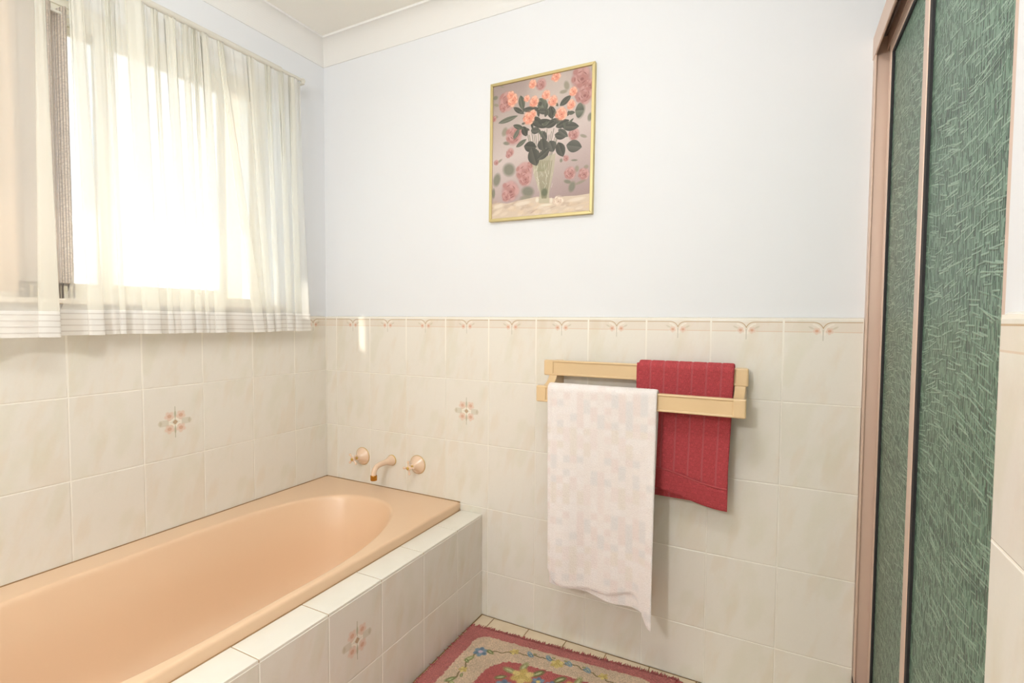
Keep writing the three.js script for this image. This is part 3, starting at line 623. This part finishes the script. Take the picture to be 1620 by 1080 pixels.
// ---------------------------------------------------------------- framed flower print
{
  const g = thing('framed_picture', 'gilt-framed print of peach roses in a glass vase above the towel rail', 'picture');
  g.position.set(1.0785, 1.788, -T); g.rotation.z = -0.010;
  const W = 0.408, H = 0.510, t = 0.0105, dep = 0.018;
  const outline = (w, h) => { const s = new THREE.Shape(); s.moveTo(-w / 2, -h / 2); s.lineTo(w / 2, -h / 2); s.lineTo(w / 2, h / 2); s.lineTo(-w / 2, h / 2); s.closePath(); return s; };
  // four mitred sides
  const side = (len) => { const s = new THREE.Shape(); s.moveTo(-len / 2, 0); s.lineTo(len / 2, 0); s.lineTo(len / 2 - t, -t); s.lineTo(-len / 2 + t, -t); s.closePath(); return new THREE.ExtrudeGeometry(s, { depth: dep - 0.003, bevelEnabled: true, bevelSize: 0.0012, bevelThickness: 0.0022, bevelSegments: 3, bevelOffset: -0.0012 }).translate(0, 0, 0.0008); };
  mesh('frame_side', side(W).translate(0, H / 2, 0), M.frameGold, g);
  mesh('frame_side', side(W).rotateZ(Math.PI).translate(0, -H / 2, 0), M.frameGold, g);
  mesh('frame_side', side(H).rotateZ(Math.PI / 2).translate(-W / 2, 0, 0), M.frameGold, g);
  mesh('frame_side', side(H).rotateZ(-Math.PI / 2).translate(W / 2, 0, 0), M.frameGold, g);
  mesh('backing', box(-W / 2 + 0.004, W / 2 - 0.004, -H / 2 + 0.004, H / 2 - 0.004, 0.001, 0.008), M.sealant, g);
  const CW = 824, CH = 1040;
  const print = canvasTexture(CW, CH, (x) => {
    const P = (a, b) => { const u = (a - 138) / 578, top = 205 - 115 * u, bot = 985 - 43 * u; return [u * CW, ((b - top) / (bot - top)) * CH]; };
    const K = CW / 578;
    let s0 = seed; seed = 99;
    const bg = x.createLinearGradient(0, 0, CW * 0.4, CH);
    bg.addColorStop(0, 'rgb(152,134,128)'); bg.addColorStop(0.3, 'rgb(184,168,160)'); bg.addColorStop(0.55, 'rgb(200,184,178)'); bg.addColorStop(1, 'rgb(158,134,130)');
    x.fillStyle = bg; x.fillRect(0, 0, CW, CH);
    const wash = (a, b, r, c) => { const [p, q] = P(a, b); blob(x, p, q, r * K, r * K, c); };
    wash(480, 200, 150, 'rgba(214,200,188,0.35)'); wash(480, 500, 160, 'rgba(214,198,190,0.4)');
    const softLeaf = (a, b, rx, ry, rot, c) => { const [p, q] = P(a, b); blob(x, p, q, rx * K, ry * K, c, rot); };
    const faded = 'rgba(112,112,94,0.85)', faded2 = 'rgba(136,130,110,0.8)';
    for (const l of [[155, 270, 18, 14, 0, faded], [160, 312, 20, 10, 0.4, faded2], [215, 468, 20, 30, 0.4, faded2], [228, 535, 26, 12, 0.2, faded], [245, 690, 48, 42, 0.6, faded], [170, 750, 28, 44, 0.2, faded], [150, 830, 12, 34, 0, faded], [362, 820, 46, 34, 0.3, faded], [350, 860, 44, 22, 0, faded2], [590, 765, 26, 12, 0.3, faded], [615, 795, 22, 34, 0.3, faded], [660, 770, 36, 9, -0.3, faded2], [655, 355, 26, 44, 0.3, faded], [575, 205, 18, 30, -0.3, faded2], [558, 240, 26, 12, 0, faded2], [705, 390, 16, 26, 0.2, faded], [672, 500, 24, 10, 0.4, faded2], [185, 640, 24, 8, -0.5, faded2], [625, 640, 22, 6, 0.1, faded], [552, 640, 10, 12, 0, faded], [715, 110, 8, 22, 0, faded], [195, 205, 16, 6, 0.4, faded2], [160, 380, 16, 10, 0.3, faded2], [640, 690, 14, 20, 0, faded2], [690, 680, 16, 12, 0, faded2]]) softLeaf(...l);
    const rose = (a, b, r, light, mid, dark, n = 16) => {
      const [p, q] = P(a, b), R = r * K;
      blob(x, p, q, R, R * 1.05, mid);
      for (let i = 0; i < n; i++) { const an = i * 2.4 + rr(-0.4, 0.4), d = R * (0.2 + 0.62 * Math.sqrt(i / n)); blob(x, p + Math.cos(an) * d, q + Math.sin(an) * d, R * rr(0.26, 0.42), R * rr(0.16, 0.3), i % 3 ? light : mid, an + 1.57); if (i % 2) blob(x, p + Math.cos(an) * d * 0.8, q + Math.sin(an) * d * 0.8, R * 0.24, R * 0.06, dark, an + 1.57); }
      blob(x, p + R * 0.05, q + R * 0.08, R * 0.2, R * 0.16, dark);
    };
    const FL = 'rgba(196,152,144,0.7)', FM = 'rgba(172,118,112,0.9)', FD = 'rgba(118,68,64,0.6)';
    for (const r of [[655, 165, 62], [672, 262, 52], [700, 205, 34], [225, 290, 56], [205, 330, 26], [272, 490, 56], [300, 470, 30], [340, 705, 58], [345, 745, 44], [255, 815, 60], [230, 850, 30], [604, 715, 36], [678, 722, 34], [252, 588, 26], [240, 605, 18], [165, 648, 17], [580, 628, 18], [148, 392, 18], [620, 490, 34], [430, 195, 34], [380, 660, 24]]) rose(r[0], r[1], r[2], FL, FM, FD, 13);
    // the cloth on the table
    x.beginPath(); x.moveTo(...P(130, 892)); for (const c of [[200, 886], [235, 890], [330, 868], [420, 850], [520, 862], [575, 850], [640, 848], [720, 836]]) x.lineTo(...P(...c)); x.lineTo(...P(720, 1000)); x.lineTo(...P(130, 1000)); x.closePath();
    x.fillStyle = 'rgb(206,186,164)'; x.fill();
    for (let i = 0; i < 60; i++) { const [p, q] = P(rr(140, 710), rr(885, 960)); blob(x, p, q, rr(20, 70), rr(6, 22), ['rgba(222,206,186,0.5)', 'rgba(176,150,130,0.45)', 'rgba(214,190,160,0.5)'][i % 3], rr(-0.6, 0.2)); }
    for (const c of [[180, 905, 40, 14], [330, 890, 60, 14], [640, 870, 60, 12]]) { const [p, q] = P(c[0], c[1]); blob(x, p, q, c[2] * K, c[3] * K, 'rgba(226,214,196,0.7)', -0.1); }
    // stems and vase
    x.lineCap = 'round';
    for (let i = 0; i < 16; i++) { x.strokeStyle = ['rgba(80,84,62,0.9)', 'rgba(98,104,76,0.9)'][i % 2]; x.lineWidth = 4.5; const a = P(352 + i * 13, 470 + 20 * Math.sin(i * 2)), b = P(440 + (i - 8) * 3, 700); x.beginPath(); x.moveTo(...a); x.quadraticCurveTo((a[0] + b[0]) / 2, b[1] - 120, ...b); x.stroke(); }
    x.beginPath(); x.moveTo(...P(384, 650)); x.lineTo(...P(520, 596)); x.lineTo(...P(512, 700)); x.lineTo(...P(488, 826)); x.lineTo(...P(488, 890)); x.lineTo(...P(428, 890)); x.lineTo(...P(432, 826)); x.lineTo(...P(396, 720)); x.closePath();
    x.fillStyle = 'rgba(176,168,140,0.75)'; x.fill();
    for (let i = 0; i < 9; i++) { x.strokeStyle = 'rgba(92,92,60,0.55)'; x.lineWidth = 5; x.beginPath(); x.moveTo(...P(412 + i * 11, 640)); x.lineTo(...P(446 + i * 3.2, 860)); x.stroke(); }
    for (let i = 0; i < 26; i++) { x.strokeStyle = 'rgba(232,228,208,0.6)'; x.lineWidth = rr(1.5, 4); const a = rr(0, 1), xx = lerp(400, 508, a), yy = rr(640, 800); x.beginPath(); x.moveTo(...P(xx, yy)); x.lineTo(...P(xx + rr(-16, 16), yy + rr(14, 40))); x.stroke(); }
    for (const c of [[418, 870, 12, 16], [500, 874, 10, 18], [470, 900, 46, 8]]) { const [p, q] = P(c[0], c[1]); blob(x, p, q, c[2] * K, c[3] * K, 'rgba(226,218,200,0.8)'); }
    { const [p, q] = P(460, 825); blob(x, p, q, 22 * K, 26 * K, 'rgba(76,84,56,0.7)'); }
    // dark rose leaves
    const leaf = (a, b, len, wid, rot, c) => {
      const [p, q] = P(a, b); x.save(); x.translate(p, q); x.rotate(rot); const L = len * K, B = wid * K;
      const gr = x.createLinearGradient(0, -B, 0, B); const sh = rr(-12, 14), tone = (k) => k.replace(/\d+/g, (q) => Math.round(+q + sh)); gr.addColorStop(0, tone(c[0])); gr.addColorStop(0.5, tone(c[1])); gr.addColorStop(0.52, tone(c[0])); gr.addColorStop(1, tone(c[1])); x.fillStyle = gr;
      x.beginPath(); x.moveTo(-L, 0); x.bezierCurveTo(-L * 0.5, -B * 1.3, L * 0.4, -B * 1.2, L, 0); x.bezierCurveTo(L * 0.4, B * 1.2, -L * 0.5, B * 1.3, -L, 0); x.fill();
      x.strokeStyle = 'rgba(120,122,104,0.5)'; x.lineWidth = 2; x.beginPath(); x.moveTo(-L, 0); x.lineTo(L, 0); x.stroke(); x.restore();
    };
    const D1 = ['rgb(84,82,72)', 'rgb(58,58,50)'], D2 = ['rgb(104,106,90)', 'rgb(70,72,60)'];
    for (const l of [[235, 396, 62, 15, -0.18, D2], [318, 300, 42, 20, 1.35, D2], [300, 345, 40, 14, 0.6, D1], [372, 338, 52, 16, 0.1, D1], [440, 312, 40, 30, 1.1, D2], [450, 350, 40, 18, 0.2, D1], [492, 358, 36, 24, 1.4, D1], [450, 422, 62, 26, 0.1, D1], [408, 412, 40, 26, 0.7, D1], [498, 420, 44, 22, -0.4, D1], [570, 292, 38, 18, -0.6, D1], [600, 442, 48, 25, 0.15, D1], [556, 425, 40, 22, -0.3, D1], [338, 466, 30, 20, 1.2, D1], [402, 462, 28, 20, 0.1, D1], [452, 492, 30, 18, 1.0, D1], [300, 440, 36, 14, 0.4, D2], [288, 480, 32, 14, -1.0, D2], [318, 535, 36, 14, -0.5, D2], [545, 495, 34, 22, 0.3, D1], [560, 480, 36, 18, 0.7, D1], [372, 556, 38, 30, 0.2, D1], [445, 546, 34, 32, 1.4, D1], [496, 556, 32, 32, 1.2, D1], [548, 576, 42, 28, 1.2, D1], [622, 558, 44, 34, 0.25, D1], [396, 616, 52, 38, 1.25, D1], [452, 600, 44, 24, -0.6, D1], [648, 350, 24, 40, 0.1, D2]]) leaf(...l);
    for (let i = 0; i < 34; i++) { const an = rr(0, 6.283), rd = rr(40, 165); leaf(465 + Math.cos(an) * rd, 395 + Math.sin(an) * rd * 0.62, rr(10, 24), rr(5, 11), rr(-1.5, 1.5), i % 2 ? D1 : D2); }
    // peach roses
    for (const r of [[262, 282, 38], [250, 255, 26], [380, 192, 26], [515, 150, 30], [348, 275, 20], [390, 294, 32], [460, 256, 28], [500, 292, 32], [612, 240, 26], [602, 316, 28], [362, 388, 40], [548, 368, 38], [385, 365, 24]]) rose(r[0], r[1], r[2], 'rgba(238,180,154,0.9)', 'rgba(224,148,122,0.95)', 'rgba(186,100,80,0.6)', 12);
    rose(540, 878, 32, 'rgba(232,216,198,0.9)', 'rgba(214,192,170,0.95)', 'rgba(160,126,102,0.5)', 10);
    seed = s0;
    const d = x.getImageData(0, 0, CW, CH);
    for (let o = 0, p = 0; o < d.data.length; o += 4, p++) { const n = 8 * (vnoise((p % CW) / 2, Math.floor(p / CW) / 2, 470) - 0.5); for (let c = 0; c < 3; c++) d.data[o + c] += n; }
    x.putImageData(d, 0, 0);
  });
  const pr = mesh('print', new THREE.PlaneGeometry(W - 2 * t + 0.004, H - 2 * t + 0.004), phys({ map: print, roughness: 0.5, clearcoat: 0.6, clearcoatRoughness: 0.05 }), g);
  pr.position.z = 0.0125;
}

// ---------------------------------------------------------------- shower screen
{
  const g = thing('shower_screen', 'sliding shower screen of textured green glass in a dusty pink frame', 'shower screen');
  const ZE = NIB - 0.0155, TOP = 1.935, YB = 0.14;
  const S = 1024;
  const strokes = (x, bump) => {
    x.fillStyle = bump ? 'rgb(128,128,128)' : 'rgb(116,150,126)'; x.fillRect(0, 0, S, S);
    let s0 = seed; seed = 1234;
    const line = (px, py, a, len, w, c, curve) => {
      x.strokeStyle = c; x.lineWidth = w;
      for (const ox of [-S, 0, S]) for (const oy of [-S, 0, S]) {
        if (px + ox < -len || px + ox > S + len || py + oy < -len || py + oy > S + len) continue;
        const dx = Math.cos(a) * len, dy = Math.sin(a) * len;
        x.beginPath(); x.moveTo(px + ox, py + oy); x.quadraticCurveTo(px + ox + dx * 0.5 - dy * curve, py + oy + dy * 0.5 + dx * curve, px + ox + dx, py + oy + dy); x.stroke();
      }
    };
    x.lineCap = 'butt';
    for (let cx = 0; cx < S; cx += 7) for (let y = rr(-40, 0); y < S;) {
      const len = rr(14, 60), d = 26 + 34 * rnd() | 0;
      line(cx + rr(-4, 4), y, Math.PI / 2 + rr(-0.06, 0.06), len, rr(2.5, 5.5), bump ? 'rgba(10,10,10,0.85)' : `rgba(${d - 8},${d + 18},${d + 4},0.9)`, 0);
      y += len + rr(8, 46);
    }
    for (let cy = 0; cy < S; cy += 7) for (let k = 0; k < 6; k++) {
      const px = rnd() * S, bend = 0.12 * Math.sin(cy * 6.283 / S + px * 6.283 / S);
      line(px, cy + rr(-5, 5), rr(-0.08, 0.14) + bend, rr(30, 120), rr(2.2, 4.2), bump ? 'rgba(240,240,240,0.9)' : (k % 2 ? 'rgba(172,202,178,0.75)' : 'rgba(138,172,148,0.7)'), rr(-0.02, 0.02));
    }
    for (let k = 0; k < 700; k++) line(rnd() * S, rnd() * S, Math.PI / 2 + rr(-0.16, 0.16), rr(30, 90), rr(2, 4), bump ? 'rgba(230,230,230,0.8)' : 'rgba(136,170,146,0.7)', 0);
    seed = s0;
  };
  const gm = canvasTexture(S, S, (x) => strokes(x, false)), gb = canvasTexture(S, S, (x) => strokes(x, true), false);
  for (const t of [gm, gb]) t.repeat.set(1 / 0.5, 1 / 0.66);
  const glass = phys({ map: gm, bumpMap: gb, bumpScale: 0.0022, roughness: 0.32, transmission: 0.25, thickness: 0, ior: 1.5, specularIntensity: 0.7 });
  const jamb = (x0, x1, z0, z1, flip) => mesh('jamb', merged([box(x0, x0 + 0.004, YB, TOP - 0.058, z0, z1, 0.001), box(x1 - 0.007, x1, YB, TOP - 0.058, flip ? z0 - 0.004 : z0, flip ? z1 : z1 + 0.004, 0.001), box(x0 + 0.003, x1, YB, TOP - 0.013, flip ? z1 - 0.004 : z0, flip ? z1 : z0 + 0.026)]), M.pinkMetal, g);
  jamb(XR, XR + 0.044, -T + 0.0003, 0.026, false);
  jamb(XR + T + 0.0005, XR + 0.044, ZE - 0.012, ZE, true);
  const header = mesh('header', merged([box(XR - 0.002, XR + 0.003, 1.875, TOP, -T + 0.0003, ZE, 0.0015), box(XR + 0.001, XR + 0.046, TOP - 0.004, TOP, 0.0005, ZE), box(XR + 0.043, XR + 0.046, 1.875, TOP, 0.0005, ZE), box(XR + 0.0265, XR + 0.0275, 1.884, TOP - 0.003, 0.0005, ZE)]), M.pinkMetal, g);
  mesh('track', merged([box(XR + 0.003, XR + 0.019, TOP - 0.012, TOP - 0.004, 0.003, ZE - 0.002), box(XR + 0.022, XR + 0.043, TOP - 0.012, TOP - 0.004, 0.003, ZE - 0.002)]), M.track, header);
  mesh('sill_channel', merged([box(XR, XR + 0.046, YB - 0.02, YB - 0.004, 0.0005, ZE), box(XR, XR + 0.003, YB - 0.02, YB + 0.02, 0.0005, ZE), box(XR + 0.019, XR + 0.022, YB - 0.02, YB + 0.016, 0.0005, ZE), box(XR + 0.043, XR + 0.046, YB - 0.02, YB + 0.03, 0.0005, ZE)]), M.pinkMetal, g);
  const panel = (x, z0, z1, stileW, y1) => {
    const p = new THREE.Group(); p.name = 'sliding_panel'; g.add(p);
    const y0 = YB + 0.002, hw = 0.0065;
    mesh('stile', box(x - hw, x + hw, y0, y1, z0, z0 + stileW, 0.0015), M.pinkMetal, p);
    mesh('stile', box(x - hw, x + hw, y0, y1, z1 - 0.014, z1, 0.0015), M.pinkMetal, p);
    mesh('top_rail', box(x - hw, x + hw, y1 - 0.032, y1, z0 + stileW, z1 - 0.014, 0.0015), M.pinkMetal, p);
    mesh('bottom_rail', box(x - hw, x + hw, y0, y0 + 0.028, z0 + stileW, z1 - 0.014, 0.0015), M.pinkMetal, p);
    mesh('gasket', merged([box(x - 0.0045, x + 0.0045, y0 + 0.028, y1 - 0.032, z0 + stileW, z0 + stileW + 0.016), box(x - 0.0045, x + 0.0045, y1 - 0.040, y1 - 0.032, z0 + stileW + 0.016, z1 - 0.014), box(x - 0.0045, x + 0.0045, y0 + 0.028, y0 + 0.036, z0 + stileW + 0.016, z1 - 0.014)]), M.darkRubber, p);
    const gl = new THREE.PlaneGeometry(z1 - z0 - stileW - 0.014, y1 - y0 - 0.06);
    gl.attributes.uv.array.forEach((_, i, a) => { a[i] *= i % 2 ? y1 - y0 - 0.06 : z1 - z0 - stileW - 0.014; });
    const m = mesh('glass_pane', gl, glass, p);
    m.rotation.y = -Math.PI / 2; m.position.set(x, (y0 + y1) / 2 - 0.002, (z0 + stileW + z1 - 0.014) / 2);
  };
  panel(XR + 0.0345, 0.047, 0.55, 0.022, 1.890);
  panel(XR + 0.0195, 0.500, ZE - 0.0055, 0.030, 1.900);
}
structure('shower_step', box(XR + 0.002, XR + 0.1, -0.003, 0.119, 0.0005, NIB - 0.0155, 0.006), M.hiddenWall);
structure('shower_floor', box(XR + 0.1, 2.98, -0.003, 0.04, -T, NIB - 0.0155), M.hiddenWall);

// ---------------------------------------------------------------- floral rug
{
  const g = thing('floral_rug', 'dusty pink floral pile rug with a ragged red fringe on the floor beside the bath', 'rug');
  const RX0 = 0.852, RX1 = 1.602, RZ0 = 0.092, RZ1 = 1.30, RW = RX1 - RX0, RL = RZ1 - RZ0;
  const CW = 1000, CH = Math.round(CW * RL / RW), K = CW / RW;
  const heights = new Float32Array(100 * 160);
  const sdRound = (px, pz, hx, hz, r) => { const qx = Math.abs(px) - hx + r, qz = Math.abs(pz) - hz + r; return Math.hypot(Math.max(qx, 0), Math.max(qz, 0)) + Math.min(Math.max(qx, qz), 0) - r; };
  const SH = 0.016, CX = (RX0 + RX1) / 2, CZ = (RZ0 + RZ1) / 2;
  const fieldD = (x, z) => sdRound(x - CX, z - CZ, RW / 2 - 0.062, RL / 2 - 0.046, 0.045);
  const medalD = (x, z) => sdRound(x - CX, z - CZ, RW / 2 - 0.172, RL / 2 - 0.133, 0.10);
  const map = canvasTexture(CW, CH, (x) => {
    const d = x.createImageData(CW, CH);
    for (let j = 0; j < CH; j++) for (let i = 0; i < CW; i++) {
      const wx = RX0 + i / K, wz = RZ0 + j / K, n = fbm(i / 6, j / 6, 500, 3) - 0.5, jag = 0.008 * (vnoise(i / 9, j / 9, 501) - 0.5), m = fbm(i / 90, j / 90, 503, 3) - 0.5;
      let c;
      if (medalD(wx, wz) + jag < 0) c = [186, 98, 94];
      else if (fieldD(wx, wz) + jag < 0) c = [214, 188, 160];
      else c = [184, 110, 104];
      const edge = Math.min(wx - RX0, RX1 - wx, wz - RZ0, RZ1 - wz);
      if (edge < 0.010) c = [166, 76, 74];
      const k = 1 + 0.13 * n + 0.12 * m, o = (j * CW + i) * 4;
      d.data[o] = clamp(c[0] * k, 0, 255); d.data[o + 1] = clamp(c[1] * k, 0, 255); d.data[o + 2] = clamp(c[2] * k, 0, 255); d.data[o + 3] = 255;
    }
    x.putImageData(d, 0, 0);
    const Q = (wx, wz) => [(wx - RX0) * K, (wz - RZ0) * K];
    const petals = (wx, wz, r, n, a, b, heart) => { const [p, q] = Q(wx, wz); for (let i = 0; i < n; i++) { const an = i * 6.283 / n + 0.3; blob(x, p + Math.cos(an) * r * K * 0.58, q + Math.sin(an) * r * K * 0.58, r * K * 0.5, r * K * 0.42, i % 2 ? a : b, an); } blob(x, p, q, r * K * 0.42, r * K * 0.38, heart); };
    const leaf = (wx, wz, r, rot, c) => { const [p, q] = Q(wx, wz); blob(x, p, q, r * K, r * K * 0.5, c, rot); blob(x, p, q, r * K * 0.6, r * K * 0.18, 'rgba(206,206,160,0.8)', rot); };
    const BL = 'rgba(128,152,170,0.95)', BD = 'rgba(104,128,150,0.95)', GR = 'rgba(118,124,74,0.95)', GL = 'rgba(160,162,108,0.95)', YE = 'rgba(226,206,134,0.95)', YD = 'rgba(208,182,106,0.95)', ST = 'rgba(138,118,82,0.9)';
    const vine = (pts) => { x.strokeStyle = ST; x.lineWidth = 7; x.lineJoin = 'round'; for (let k = 0; k + 1 < pts.length; k++) { const [a, b] = [Q(...pts[k]), Q(...pts[k + 1])], L = Math.hypot(b[0] - a[0], b[1] - a[1]); x.beginPath(); for (let s = 0; s <= 1.001; s += 0.05) { const wob = 5 * Math.sin(s * L * 0.11), nx = -(b[1] - a[1]) / L, ny = (b[0] - a[0]) / L; const p = [lerp(a[0], b[0], s) + nx * wob, lerp(a[1], b[1], s) + ny * wob]; s ? x.lineTo(...p) : x.moveTo(...p); } x.stroke(); } };
    const mirror = (f) => { for (const sx of [1, -1]) for (const sz of [1, -1]) f((wx) => (sx > 0 ? wx : 2 * CX - wx), (wz) => (sz > 0 ? wz + SH : 2 * CZ - wz - SH)); };
    mirror((mx, mz) => {
      vine([[0.985, 0.203], [1.06, 0.176], [1.11, 0.164], [1.17, 0.152], [1.227, 0.158]].map(([a, b]) => [mx(a), mz(b)]));
      vine([[0.962, 0.225], [0.955, 0.27], [0.962, 0.32], [0.957, 0.37], [0.962, 0.45], [0.957, 0.54], [0.962, 0.666]].map(([a, b]) => [mx(a), mz(b)]));
      petals(mx(0.968), mz(0.212), 0.026, 6, BL, BD, 'rgba(214,190,204,0.95)');
      leaf(mx(0.998), mz(0.200), 0.020, 0.4, GR); leaf(mx(0.952), mz(0.258), 0.024, 2.0, GL); leaf(mx(0.95), mz(0.272), 0.014, 0.6, GR);
      petals(mx(1.072), mz(0.165), 0.017, 5, YE, YD, YD);
      for (const [a, b] of [[1.125, 0.156], [1.19, 0.150]]) { leaf(mx(a), mz(b), 0.020, 0.9, BL); leaf(mx(a + 0.006), mz(b + 0.004), 0.014, 0.4, BD); leaf(mx(a + 0.016), mz(b - 0.008), 0.008, 0, GR); }
      petals(mx(0.962), mz(0.314), 0.015, 5, YE, YD, YD); leaf(mx(0.972), mz(0.34), 0.012, 1.2, GR);
      leaf(mx(0.952), mz(0.372), 0.024, 2.2, GR); leaf(mx(0.966), mz(0.385), 0.018, 0.6, GL);
      petals(mx(0.958), mz(0.45), 0.018, 5, BL, BD, YE); petals(mx(0.96), mz(0.55), 0.016, 5, YE, YD, YD); leaf(mx(0.955), mz(0.60), 0.02, 1.8, GR);
      // medallion corner sprays
      leaf(mx(1.135), mz(0.222), 0.030, 1.6, GL); leaf(mx(1.100), mz(0.258), 0.030, 0.2, GL); leaf(mx(1.19), mz(0.236), 0.030, -0.9, GR); leaf(mx(1.09), mz(0.30), 0.024, -0.6, GR);
      petals(mx(1.150), mz(0.268), 0.040, 6, YE, YD, YD); petals(mx(1.205), mz(0.27), 0.022, 6, BL, BD, YE); petals(mx(1.115), mz(0.33), 0.028, 6, BL, BD, 'rgba(226,200,180,0.95)');
    });
    petals(CX, 0.182, 0.024, 6, YE, YD, YD); petals(CX, 2 * CZ - 0.182, 0.024, 6, YE, YD, YD);
    petals(CX, CZ, 0.06, 7, YE, YD, 'rgba(216,150,120,0.95)'); leaf(CX - 0.07, CZ, 0.035, 0.4, GR); leaf(CX + 0.07, CZ, 0.035, 2.6, GR);
    seed = 7777;
    const e = x.getImageData(0, 0, CW, CH);
    for (let o = 0, p = 0; o < e.data.length; o += 4, p++) { const n = 1 + 0.17 * (vnoise((p % CW) / 3, Math.floor(p / CW) / 3, 510) - 0.5); for (let c = 0; c < 3; c++) e.data[o + c] = clamp(e.data[o + c] * n, 0, 255); }
    x.putImageData(e, 0, 0);
  });
  const bump = pixelTexture(256, 256, (x, y) => { const v = 255 * vnoise(x / 2, y / 2, 520); return [v, v, v]; }, false);
  bump.repeat.set(3.5, 6);
  const pile = std({ map, bumpMap: bump, bumpScale: 0.004, roughness: 1 });
  g.position.set(0, 0, 0);
  const skew = (x, z) => z - 0.075 * (x - RX0) * (1 - smooth(RZ0 + 0.1, RZ0 + 1.0, z));     // the far edge lies slightly askew
  mesh('pile', sheet(150, 240, (u, v) => {
    const x = lerp(RX0, RX1, u), z = lerp(RZ0, RZ1, v), e = Math.min(x - RX0, RX1 - x, z - RZ0, RZ1 - z);
    const groove = Math.exp(-((fieldD(x, z) / 0.005) ** 2)) + Math.exp(-((medalD(x, z) / 0.005) ** 2));
    const h = 0.002 + 0.013 * Math.sqrt(clamp(e / 0.012, 0, 1)) + 0.0018 * (vnoise(x * 120, z * 120, 530) - 0.5) - 0.0022 * groove + 0.003 * (vnoise(x * 9, z * 9, 531) - 0.5) * clamp(e / 0.02, 0, 1);
    return [x, h, skew(x, z), u, 1 - v];
  }, true), pile, g);
  // ragged fringe round the edge
  const tufts = [], cone = new THREE.ConeGeometry(0.0028, 1, 5, 1, true).translate(0, 0.5, 0);
  const tuft = (x, z, dx, dz) => {
    const len = rr(0.010, 0.021), dir = new THREE.Vector3(dx + rr(-0.45, 0.45), rr(0.0, 0.28), dz + rr(-0.45, 0.45)).normalize(), q = new THREE.Quaternion().setFromUnitVectors(new THREE.Vector3(0, 1, 0), dir);
    tufts.push(cone.clone().applyMatrix4(new THREE.Matrix4().compose(new THREE.Vector3(x, rr(0.005, 0.010), skew(x, z)), q, new THREE.Vector3(rr(0.9, 1.7), len, rr(0.9, 1.7)))));
  };
  for (let x = RX0; x < RX1; x += 0.0022) { tuft(x, RZ0 + 0.004, 0, -1); tuft(x, RZ1 - 0.004, 0, 1); }
  for (let z = RZ0; z < RZ1; z += 0.0026) { tuft(RX1 - 0.004, z, 1, 0); tuft(RX0 + 0.010, z, -0.1, 0.4); }
  const fr = mesh('fringe', merged(tufts), std({ color: 0xae605c, roughness: 1 }), g);
  fr.userData.kind = 'stuff';
}

// ---------------------------------------------------------------- ceiling lamp in the middle of the room
{
  const g = thing('ceiling_lamp', 'round white glass lamp on the ceiling in the middle of the room', 'lamp');
  const LX = 1.40, LZ = 1.45;
  mesh('base', lathe([[0, 0], [0.16, 0], [0.165, -0.006], [0.165, -0.02], [0, -0.02]].reverse(), 40).translate(LX, CEIL - 0.0002, LZ), M.windowFrame, g);
  const bowl = mesh('glass_bowl', lathe([[0.0, -0.085], [0.05, -0.081], [0.10, -0.066], [0.138, -0.040], [0.15, -0.021], [0.0, -0.0205]], 40).translate(LX, CEIL, LZ), std({ color: 0xffffff, emissive: LAMP_COLOR, emissiveIntensity: 2.2, roughness: 0.4 }), g);
  bowl.castShadow = false;
  const l = new THREE.PointLight(LAMP_COLOR, LAMP_POWER);
  l.position.set(LX, CEIL - 0.06, LZ); l.castShadow = true; l.shadow.radius = 8; l.shadow.mapSize.set(1024, 1024);
  g.add(l);
}

{
  const g = thing('vanity_lamp', 'long white glass wall lamp over the basin side, behind the viewer', 'lamp');
  const LX = 1.35, LY = 1.75;
  mesh('back_plate', box(LX - 0.2, LX + 0.2, LY - 0.05, LY + 0.05, ZB - 0.02, ZB - 0.0005, 0.006), M.windowFrame, g);
  const gl = mesh('glass_shade', new THREE.CapsuleGeometry(0.042, 0.28, 6, 20).rotateZ(Math.PI / 2).translate(LX, LY, ZB - 0.062), std({ color: 0xffffff, emissive: LAMP_COLOR, emissiveIntensity: 2.2, roughness: 0.4 }), g);
  gl.castShadow = false;
  const l = new THREE.PointLight(LAMP_COLOR, VANITY_POWER);
  l.position.set(LX, LY, ZB - 0.062); l.castShadow = true; l.shadow.radius = 2; l.shadow.mapSize.set(1024, 1024);
  g.add(l);
}
scene.traverse((o) => { if (o.isMesh && o.castShadow === false && o.name !== 'glass_bowl' && o.name !== 'glass_shade') o.castShadow = true; });
renderer.render(scene, camera);
